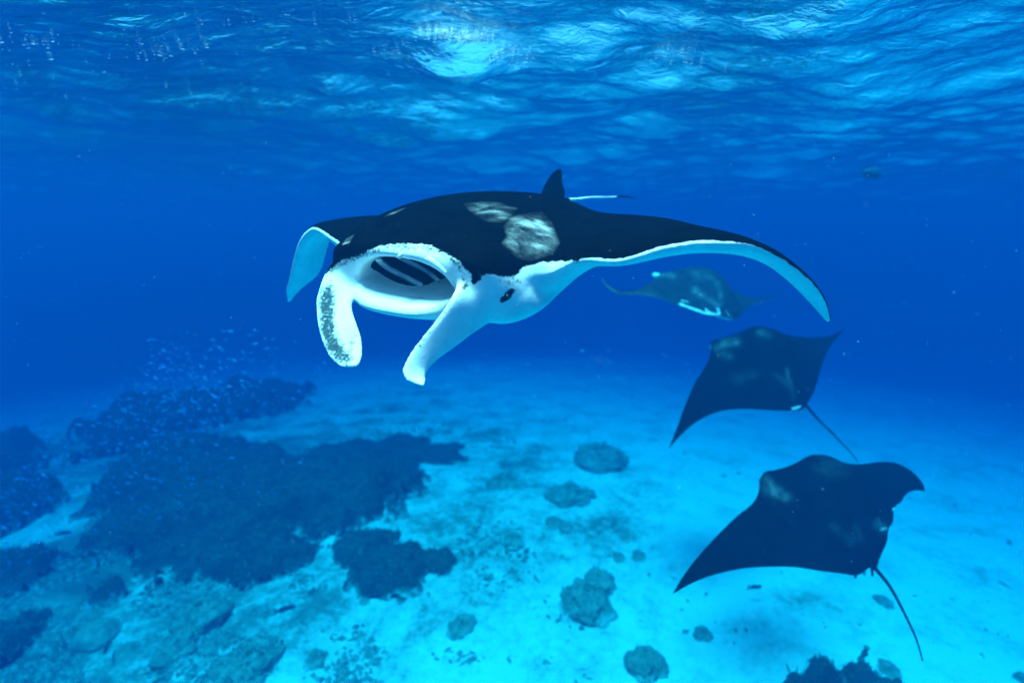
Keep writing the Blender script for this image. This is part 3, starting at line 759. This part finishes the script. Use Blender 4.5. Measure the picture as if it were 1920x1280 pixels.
def reef_patch(label, blobs, seed, dens=1.0, name='coral_reef', cell=.07):
    """a reef of coral thickets: blobs are (px, py, rx px, ry m, height m)"""
    bl = []
    for px, py, rp, ry, h in blobs:
        c = on_bed(px, py); bl.append((c[0], c[1], bed_radius(px, py, rp), ry, h))
    x0 = min(b[0] - b[2] * 1.5 for b in bl); x1 = max(b[0] + b[2] * 1.5 for b in bl)
    y0 = min(b[1] - b[3] * 1.5 for b in bl); y1 = max(b[1] + b[3] * 1.5 for b in bl)
    nx = min(420, int((x1 - x0) / cell)); ny = min(420, int((y1 - y0) / cell))
    X, Y = np.meshgrid(np.linspace(x0, x1, nx), np.linspace(y0, y1, ny)); P = np.stack([X.ravel(), Y.ravel()], 1)
    E_ = np.full(len(P), -1.0); Hh = np.zeros(len(P))
    wob = .34 * vnoise(P, .55, seed, 4) + .26 * vnoise(P, 2.2, seed + 2, 4, .7)
    for cx, cy_, rx, ry, h in bl:
        e = 1 - np.sqrt(((P[:, 0] - cx) / rx)**2 + ((P[:, 1] - cy_) / ry)**2) + wob
        Hh = np.maximum(Hh, h * np.clip(e * 1.6, 0, 1)**.6); E_ = np.maximum(E_, e)
    Z = bed_height(P[:, 0], P[:, 1]) + Hh * (1 + .35 * vnoise(P, 1.1, seed + 4, 3)) + np.clip(E_ * 4, 0, 1) * (.16 * np.abs(vnoise(P, 2.6, seed + 5, 4, .65)) - .02)
    keep = (E_ > -.06)
    Z = np.where(E_ < 0, bed_height(P[:, 0], P[:, 1]) + E_ * 1.5, Z)
    F = grid_faces(ny, nx); F = F[keep[F].all(1)]
    used = np.unique(F); remap = np.full(len(P), -1); remap[used] = np.arange(len(used)); F = remap[F]
    V = np.stack([P[:, 0], P[:, 1], Z], 1)[used]; Eu = E_[used]
    org = np.array([bl[0][0], bl[0][1], bed_z(bl[0][0], bl[0][1])])
    me = fast_mesh(name, V - org, F); set_attr(me, 'cover', np.clip(Eu * 5.0 + .45, -.6, 2)); root = obj(name, me, M_REEF, None, org)
    tag(root, label, 'coral reef', None)
    rnd = np.random.RandomState(seed); out = ([], [])
    cand = V[Eu > .10]
    k = min(int(len(cand) * .5), int(4200 * dens))
    for i in rnd.choice(len(cand), k, replace=False): sprig(cand[i] - org, rnd.randint(3, 6), rnd.uniform(.05, .13), rnd, out)
    bm_ = mesh_from('branching_coral', out[0], out[1]); o = obj('branching_coral', bm_, M_CORAL, root); o['kind'] = 'stuff'
    return root
reef_patch('big dark reef mound of branching coral filling the lower left of the sandy sea bed',
    [(450, 965, 200, 2.4, .75), (600, 930, 160, 2.6, .7), (330, 890, 120, 2.8, .85), (470, 1050, 130, .9, .35), (700, 905, 80, 2.0, .3), (430, 900, 170, 2.0, .6), (300, 980, 110, 1.4, .4)], 3, 1.4)
reef_patch('hazy dark reef further off on the left, rising behind the cloud of small fish',
    [(340, 790, 150, 3.5, 1.2), (450, 760, 120, 4.0, 1.1), (240, 820, 80, 2.5, .7)], 8, .6, cell=.16)
reef_patch('dark reef along the left edge of the photo, lit sand to its right',
    [(-50, 990, 90, 1.8, 1.1), (-30, 1110, 90, 1.3, .7), (-60, 900, 130, 2.6, 1.3), (-20, 1240, 60, 1.0, .4)], 14, .8)
reef_patch('low coral thicket below right of the big dark reef, ragged edge on bright sand',
    [(740, 1065, 95, .75, .3), (690, 1030, 60, .8, .3), (820, 1055, 50, .5, .2)], 21, .45)
reef_patch('far hazy coral patch behind the big reef, under the large ray\'s head fins',
    [(740, 845, 90, 1.8, .15), (650, 855, 80, 1.8, .2), (820, 850, 60, 1.2, .1)], 27, .35, cell=.12)
reef_patch('dark coral outcrop cut off by the bottom edge, below the lowest ray\'s tail',
    [(1540, 1276, 50, .4, .34), (1605, 1285, 62, .35, .26), (1500, 1292, 48, .3, .15), (1660, 1300, 42, .3, .12)], 33, .3)
# single coral heads: pixel, radius px across, height ratio, label
HEADS = [
 (1208,1250,33,.8,'round dark coral head by itself on bright sand at the bottom edge','boulder coral'),
 (1317,1190,16,.7,'small round coral head on open sand below the lowest ray\'s left wing tip','boulder coral'),
 (1130,868,46,.55,'large faint coral head far off, left of the middle ray\'s lower wing tip','boulder coral'),
 (1066,934,32,.6,'faint coral lump with a shallow notch, below the large far coral head','boulder coral'),
 (1102,928,13,.9,'small upright coral knob touching the right side of a notched coral lump','coral knob'),
 (1038,982,16,.5,'small low coral below left of the notched coral lump','boulder coral'),
 (1060,990,13,.5,'smallest coral of the pair below the notched coral lump','boulder coral'),
 (1122,1092,26,.7,'upper lobe coral of the dark mound in the middle of the pale sand','boulder coral'),
 (1098,1132,48,.5,'broad dark coral mound in the middle of the pale sand','boulder coral'),
 (1160,1045,13,.5,'little coral on sand above right of the broad dark mound','boulder coral'),
 (1198,1042,13,.5,'little dark coral right of its twin above the broad mound','boulder coral'),
 (940,905,26,.4,'flat faint coral right of the big reef','boulder coral'),
 (962,1012,18,.4,'small flat coral patch on sand, right of the ragged thicket','boulder coral'),
 (182,1190,34,.6,'smooth round coral dome on the lower left sand','dome coral'),
 (237,1224,23,.6,'smaller coral dome below right of the smooth round dome','dome coral'),
 (376,1158,42,.55,'wide brown coral mound in the rubble, bottom left centre','boulder coral'),
 (336,1218,36,.5,'low coral mound between the small dome and the blue round head','boulder coral'),
 (394,1214,15,.7,'small round coral head beside the low mound, lower left','dome coral'),
 (470,1248,56,.45,'largest dark coral mound at the bottom edge, left half','boulder coral'),
 (1656,1128,16,.5,'faint round coral patch just left of the lowest ray\'s tail','boulder coral'),
 (1668,1258,20,.4,'scraggy low coral beside the tip of the lowest ray\'s tail','boulder coral'),
 (594,1236,20,.5,'small dark coral on the sand right of the largest bottom mound','boulder coral'),
 (866,1175,26,.35,'flat rubble-grown coral on the bright sand at the bottom centre','boulder coral'),
 (684,1126,9,.6,'tiny dark coral dot on bright sand under the big reef','coral knob'),
 (569,1112,7,.6,'tiny dark coral beside the lower edge of the big reef','coral knob'),
 (512,842,11,1.4,'small upright coral standing at the top edge of the big reef','coral knob'),
 (1918,1274,14,.9,'dark coral just entering at the bottom right corner','boulder coral'),
]
for i, (px, py, rp, hr, lab, cat) in enumerate(HEADS):
    c = on_bed(px, py); r = bed_radius(px, py, rp); h = r * 1.15 * hr
    P, F = coral_lump(c, r, r * 1.15, h, 40 + i, rough=.12 if cat == 'dome coral' else .3, knob=.05 if cat == 'dome coral' else .22)
    me = mesh_from('boulder_coral', P, F); smooth(me); set_attr(me, 'cover', np.clip((P[:, 2] / h) * 3.0 - .1, -.5, 2))
    o = obj('boulder_coral', me, M_HEAD, None, c); tag(o, lab, cat, 'coral heads on the sand')
    if cat == 'boulder coral' and rp > 15:
        rnd = np.random.RandomState(i); out = ([], [])
        for j in rnd.choice(len(P), min(len(P) - 1, int(30 + rp * 3)), replace=False): sprig(P[j], 3, r * rnd.uniform(.08, .2), rnd, out)
        q = obj('coral_branches', mesh_from('coral_branches', out[0], out[1]), M_CORALP, o); q['kind'] = 'stuff'
# the spike of coral standing on the outcrop
c = on_bed(1608, 1274)
sp = tube(line([c + np.array([.0, 0, .0]), c + np.array([.02, 0, .3]), c + np.array([.0, 0, .4]), c + np.array([.04, 0, .5]), c + np.array([.05, 0, .6])], 26), .045 * np.array([1.0 + .3 * math.sin(i * 1.3) for i in range(26)]) * np.linspace(1.1, .75, 26), 10)
o = obj('coral_spire', shell_mesh('coral_spire', [sp], c), M_CORAL, None, c); tag(o, 'thin crooked coral spire standing on the outcrop at the bottom edge', 'coral')
# loose rubble on the sand, denser to the left
def make_rubble():
    rnd = np.random.RandomState(77); V = []; F = []; n = 0
    while n < 6500:
        px = rnd.uniform(-60, 1980); py = rnd.uniform(840, 1320) if rnd.rand() < .8 else rnd.uniform(760, 900)
        left = np.clip((1150 - px) / 900, .015, 1.0)
        if rnd.rand() > left * .9: continue
        if vnoise(np.array([[px / 90., py / 45.]]), 1.0, 5, 3)[0] < -.05 + .3 * rnd.rand(): continue
        p = bed_point(px, py); z = bed_z(p[0], p[1]); p = bed_point(px, py, z)
        s = rnd.uniform(.015, .05) * (1.6 if rnd.rand() < .08 else 1)
        a = rnd.rand() * 6.28; e = rnd.uniform(1, 2.6); b = len(V)
        ax = np.array([math.cos(a), math.sin(a), 0]) * s * e; ay = np.array([-math.sin(a), math.cos(a), 0]) * s
        for q in (ax, ay, -ax, -ay): V.append(p + q * rnd.uniform(.7, 1.2) + np.array([0, 0, -.01]))
        V.append(p + np.array([rnd.normal(0, .3) * s, rnd.normal(0, .3) * s, s * rnd.uniform(.6, 1.4)]))
        for k in range(4): F.append((b + k, b + (k + 1) % 4, b + 4))
        n += 1
    o = obj('coral_rubble', mesh_from('coral_rubble', V, F), M_RUBBLE); tag(o, 'broken coral rubble strewn over the sand', 'rubble', kind='stuff')
make_rubble()
# ---------------------------------------------------------------- fish
def fish_arrays(L=1.0, deep=.28, seg=7, ring=6, fork=.18):
    """a little fish pointing along +X: body, forked tail, back fin; about 100 triangles"""
    V = []; F = []
    xs = np.linspace(.5, -.36, seg); hh = deep * .5 * np.array([.08, .62, .95, 1.0, .8, .45, .16][:seg])
    for x, h in zip(xs, hh):
        for k in range(ring):
            a = 2 * math.pi * k / ring; V.append((x, math.cos(a) * h * .42, math.sin(a) * h))
    for i in range(seg - 1):
        for k in range(ring):
            q = (k + 1) % ring; F.append((i*ring + k, i*ring + q, (i+1)*ring + q, (i+1)*ring + k))
    F.append(tuple(range(ring))[::-1]); b = len(V)
    F.append(tuple(range((seg-1)*ring, seg*ring)))
    V += [(-.34, .008, .02), (-.34, .008, -.02), (-.5, 0, fork), (-.43, 0, 0), (-.5, 0, -fork), (-.34, -.008, .02), (-.34, -.008, -.02)]
    F += [(b, b+2, b+3), (b, b+3, b+1), (b+1, b+3, b+4), (b+5, b+3, b+2), (b+5, b+6, b+3), (b+6, b+4, b+3)]
    b = len(V); V += [(.12, .0, deep*.45), (-.05, 0, deep*.72), (-.25, 0, deep*.3), (-.05, .01, deep*.3)]
    F += [(b, b+1, b+3), (b+1, b+2, b+3)]
    return np.array(V) * L, F
FV, FF = fish_arrays()
fish_me = mesh_from('small_fish', FV * .1, FF); smooth(fish_me); fish_me.materials.append(M_FISH)
fish_me2 = mesh_from('slim_fish', FV * np.array([.1, .06, .06]), FF); smooth(fish_me2); fish_me2.materials.append(M_FISHLIGHT)
def fish_spot(rnd, kind):
    while True:
        if kind == 0:
            g = rnd.rand()
            if g < .50: px, py = rnd.normal(340, 110), rnd.normal(728, 60)
            elif g < .86: px, py = rnd.normal(60, 80), rnd.normal(895, 85)
            else: px, py = rnd.normal(250, 120), rnd.normal(880, 60)
            if py < 610 + (560 - px) * .05 or px < -40 or px > 620 or py > 1120: continue
            if px < 280 and py < 915 - px * .75 - 40 * rnd.rand(): continue
            d = rnd.uniform(6.5, 13)
        else:
            px, py = rnd.uniform(680, 1320), rnd.normal(720, 42)
            if py < 650 or py > 860 : continue
            d = rnd.uniform(9, 15)
        p = at(px, py, d)
        if p[2] > bed_z(p[0], p[1]) + .25 and p[2] < 0.6: return p
def place_fish(kind, n_single, n_mass, mesh, name, label, cat, group, heading, seed):
    rnd = np.random.RandomState(seed); spots = sorted([fish_spot(rnd, kind) for _ in range(n_single + n_mass)], key=lambda p: p @ AF)
    V = []; F = []
    for i, p in enumerate(spots):
        h = heading + rnd.normal(0, .45) + (math.pi if rnd.rand() < .2 else 0); pit = rnd.normal(0, .25); s = rnd.uniform(.5, 1.2)
        if i < n_single:
            o = bpy.data.objects.new(name, mesh); col.objects.link(o); o.location = p; o.rotation_euler = (rnd.normal(0, .15), pit, h); o.scale = (s,) * 3
            tag(o, label, cat, group)
        else:
            M = np.array(Matrix.Rotation(h, 3, 'Z') @ Matrix.Rotation(pit, 3, 'Y')) * s; b = len(V)
            V += (np.array([v.co[:] for v in mesh.vertices]) @ M.T + p).tolist(); F += [tuple(b + k for k in q.vertices) for q in mesh.polygons]
    me = mesh_from('fish_shoal', V, F); smooth(me); me.materials.append(mesh.materials[0])
    o = obj('fish_shoal', me); tag(o, group, cat, kind='stuff')
place_fish(0, 300, 1000, fish_me, 'small_fish', 'small blue fish in the cloud of fish over the dark reef on the left', 'fish', 'small blue fish over the left reef', 2.6, 5)
place_fish(1, 60, 130, fish_me2, 'slim_fish', 'slim pale fish in the thin shoal low over the far sand', 'fish', 'slim pale fish over the far sand', 3.3, 6)
def big_fish(px, py, d, L, heading, pitch, label, deep=.34, m=None, cat='fish', name='reef_fish', zbed=None):
    m = m or M_FISHDARK
    p = at(px, py, d) if zbed is None else on_bed(px, py) + np.array([0, 0, zbed])
    root = bpy.data.objects.new(name, None); col.objects.link(root); root.location = p; root.rotation_euler = (0, pitch, heading); tag(root, label, cat)
    seg, ring = 16, 14; V = []; F = []
    xs = np.linspace(.5, -.36, seg); t = (0.5 - xs) / .86
    hh = deep * .5 * np.clip(np.sin(math.pi * np.clip(t, 0, 1)**.62)**.75 * (1 - .1 * t) + .10, 0, 1.1)
    for x, h in zip(xs, hh):
        for k in range(ring):
            a = 2 * math.pi * k / ring; V.append((x * L, math.cos(a) * h * .4 * L, math.sin(a) * h * L))
    for i in range(seg - 1):
        for k in range(ring):
            q = (k + 1) % ring; F.append((i*ring + k, i*ring + q, (i+1)*ring + q, (i+1)*ring + k))
    F.append(tuple(range(ring))[::-1]); F.append(tuple(range((seg-1)*ring, seg*ring)))
    me = mesh_from('body', V, F); smooth(me); obj('body', me, m, root)
    def fan(nm, pts, th=.012):
        n = len(pts); c = np.mean(pts, 0)
        V = [(x * L, th * L, z * L) for x, z in pts] + [(x * L, -th * L, z * L) for x, z in pts]
        F = [tuple(range(n)), tuple(range(2*n - 1, n - 1, -1))] + [(i, i + n, (i + 1) % n + n, (i + 1) % n) for i in range(n)]
        me = mesh_from(nm, V, F); obj(nm, me, m, root)
    fan('tail_fin', [(-.32, .03), (-.42, .12), (-.52, .24), (-.475, .08), (-.46, 0), (-.475, -.08), (-.52, -.24), (-.42, -.12), (-.32, -.03)])
    fan('dorsal_fin', [(.2, deep*.38), (.1, deep*.62), (-.1, deep*.66), (-.27, deep*.45), (-.3, deep*.12), (0, deep*.3)], .008)
    fan('anal_fin', [(.0, -deep*.42), (-.12, -deep*.7), (-.27, -deep*.5), (-.3, -deep*.1), (-.1, -deep*.3)], .008)
    return root
big_fish(1632, 324, 9.0, .40, math.pi * .03, .12, 'lone deep-bodied fish just under the surface, above the big ray\'s right wing', .48, M_FISHDARK)
for px, py, L, hd, pt_, zb, lab in ((126,1036,.30,.9,.3,.5,'slim dark fish over the pale sand near the left reef edge'), (126,1226,.34,-.7,.1,.25,'slim dark fish over bright sand left of the smooth coral dome'),
        (207,1240,.42,-1.1,-.2,.3,'dark fish nosing down beside the smaller coral dome'), (95,1001,.34,.8,.2,.6,'dark fish hovering over the small pale sand patch by the left reef'),
        (537,1168,.36,.6,.1,.3,'dark fish over bright sand right of the wide brown mound'), (131,1053,.30,.0,.0,.12,'dark fish resting low on the brightest left sand patch'), (1412,1126,.30,.2,.1,.3,'dark fish on pale sand under the lowest ray\'s rear edge')):
    big_fish(px, py, 0, L, hd, pt_, lab, .24, zbed=zb)
# ---------------------------------------------------------------- specks drifting in the water, foam and added sun-glint flecks under the surface
def blobs_mesh(name, pts, rad, seed, flat=1.0, long=1.0):
    rnd = np.random.RandomState(seed)
    o8 = np.array([(1,0,0),(-1,0,0),(0,1,0),(0,-1,0),(0,0,1),(0,0,-1)], float); f8 = [(0,2,4),(2,1,4),(1,3,4),(3,0,4),(2,0,5),(1,2,5),(3,1,5),(0,3,5)]
    V = []; F = []
    for p, r in zip(pts, rad):
        b = len(V); a = rnd.rand() * 6.28 if long == 1 else rnd.normal(0, .35); c, s = math.cos(a), math.sin(a)
        k = o8 * np.array([rnd.uniform(1, long), rnd.uniform(.5, 1), flat]) * r; k = np.stack([k[:, 0]*c - k[:, 1]*s, k[:, 0]*s + k[:, 1]*c, k[:, 2]], 1)
        V += (k + p).tolist(); F += [tuple(b + i for i in q) for q in f8]
    me = mesh_from(name, V, F); smooth(me); return me
rnd = np.random.RandomState(9); pts = []; rad = []
while len(pts) < 1500:
    d = rnd.uniform(.7, 6.5); p = at(rnd.uniform(-40, 1960), rnd.uniform(150, 1320), d)
    if p[2] < SURF - .2: pts.append(p); rad.append(d * rnd.choice([.0003, .0005, .0008], p=[.6, .3, .1]))
o = obj('drifting_specks', blobs_mesh('drifting_specks', pts, rad, 1), M_SNOW); tag(o, 'fine pale specks drifting in the clear water', 'plankton', kind='stuff')
def under_surface(px, py, lift=.0):
    r = at(px, py, 1.0); p = r * (SURF / r[2]); p[2] = SURF + float(wave_height(np.array([p[0]]), np.array([p[1]]))[0]) - lift
    return p
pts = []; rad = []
for cx, cy, sx, sy, n, rs in ((60,60,45,22,30,1.2), (300,72,60,20,45,1.0), (200,160,120,30,50,.6), (600,60,160,25,60,.6), (100,130,100,50,30,.5), (830,92,22,2.5,130,1.7), (880,98,24,3,150,1.7), (935,112,16,3,60,1.3), (730,112,20,8,30,.8), (970,118,25,8,50,.9), (1250,124,45,6,60,.8), (1000,60,250,40,60,.5), (1270,120,20,4,20,.8)):  # scattered bubbles; dense clusters at top centre are added to imitate the sun glint
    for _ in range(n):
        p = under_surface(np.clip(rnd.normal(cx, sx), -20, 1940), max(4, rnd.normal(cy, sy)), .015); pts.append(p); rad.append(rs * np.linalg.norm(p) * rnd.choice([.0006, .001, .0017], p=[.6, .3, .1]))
o = obj('bubbles_and_glint_flecks', blobs_mesh('bubbles_and_glint_flecks', pts, rad, 2, .35, 3.2), M_FOAM_GLINT); tag(o, 'white bubbles and foam flecks under the rippled surface, densest ones added as sun glint', 'bubbles', kind='stuff')
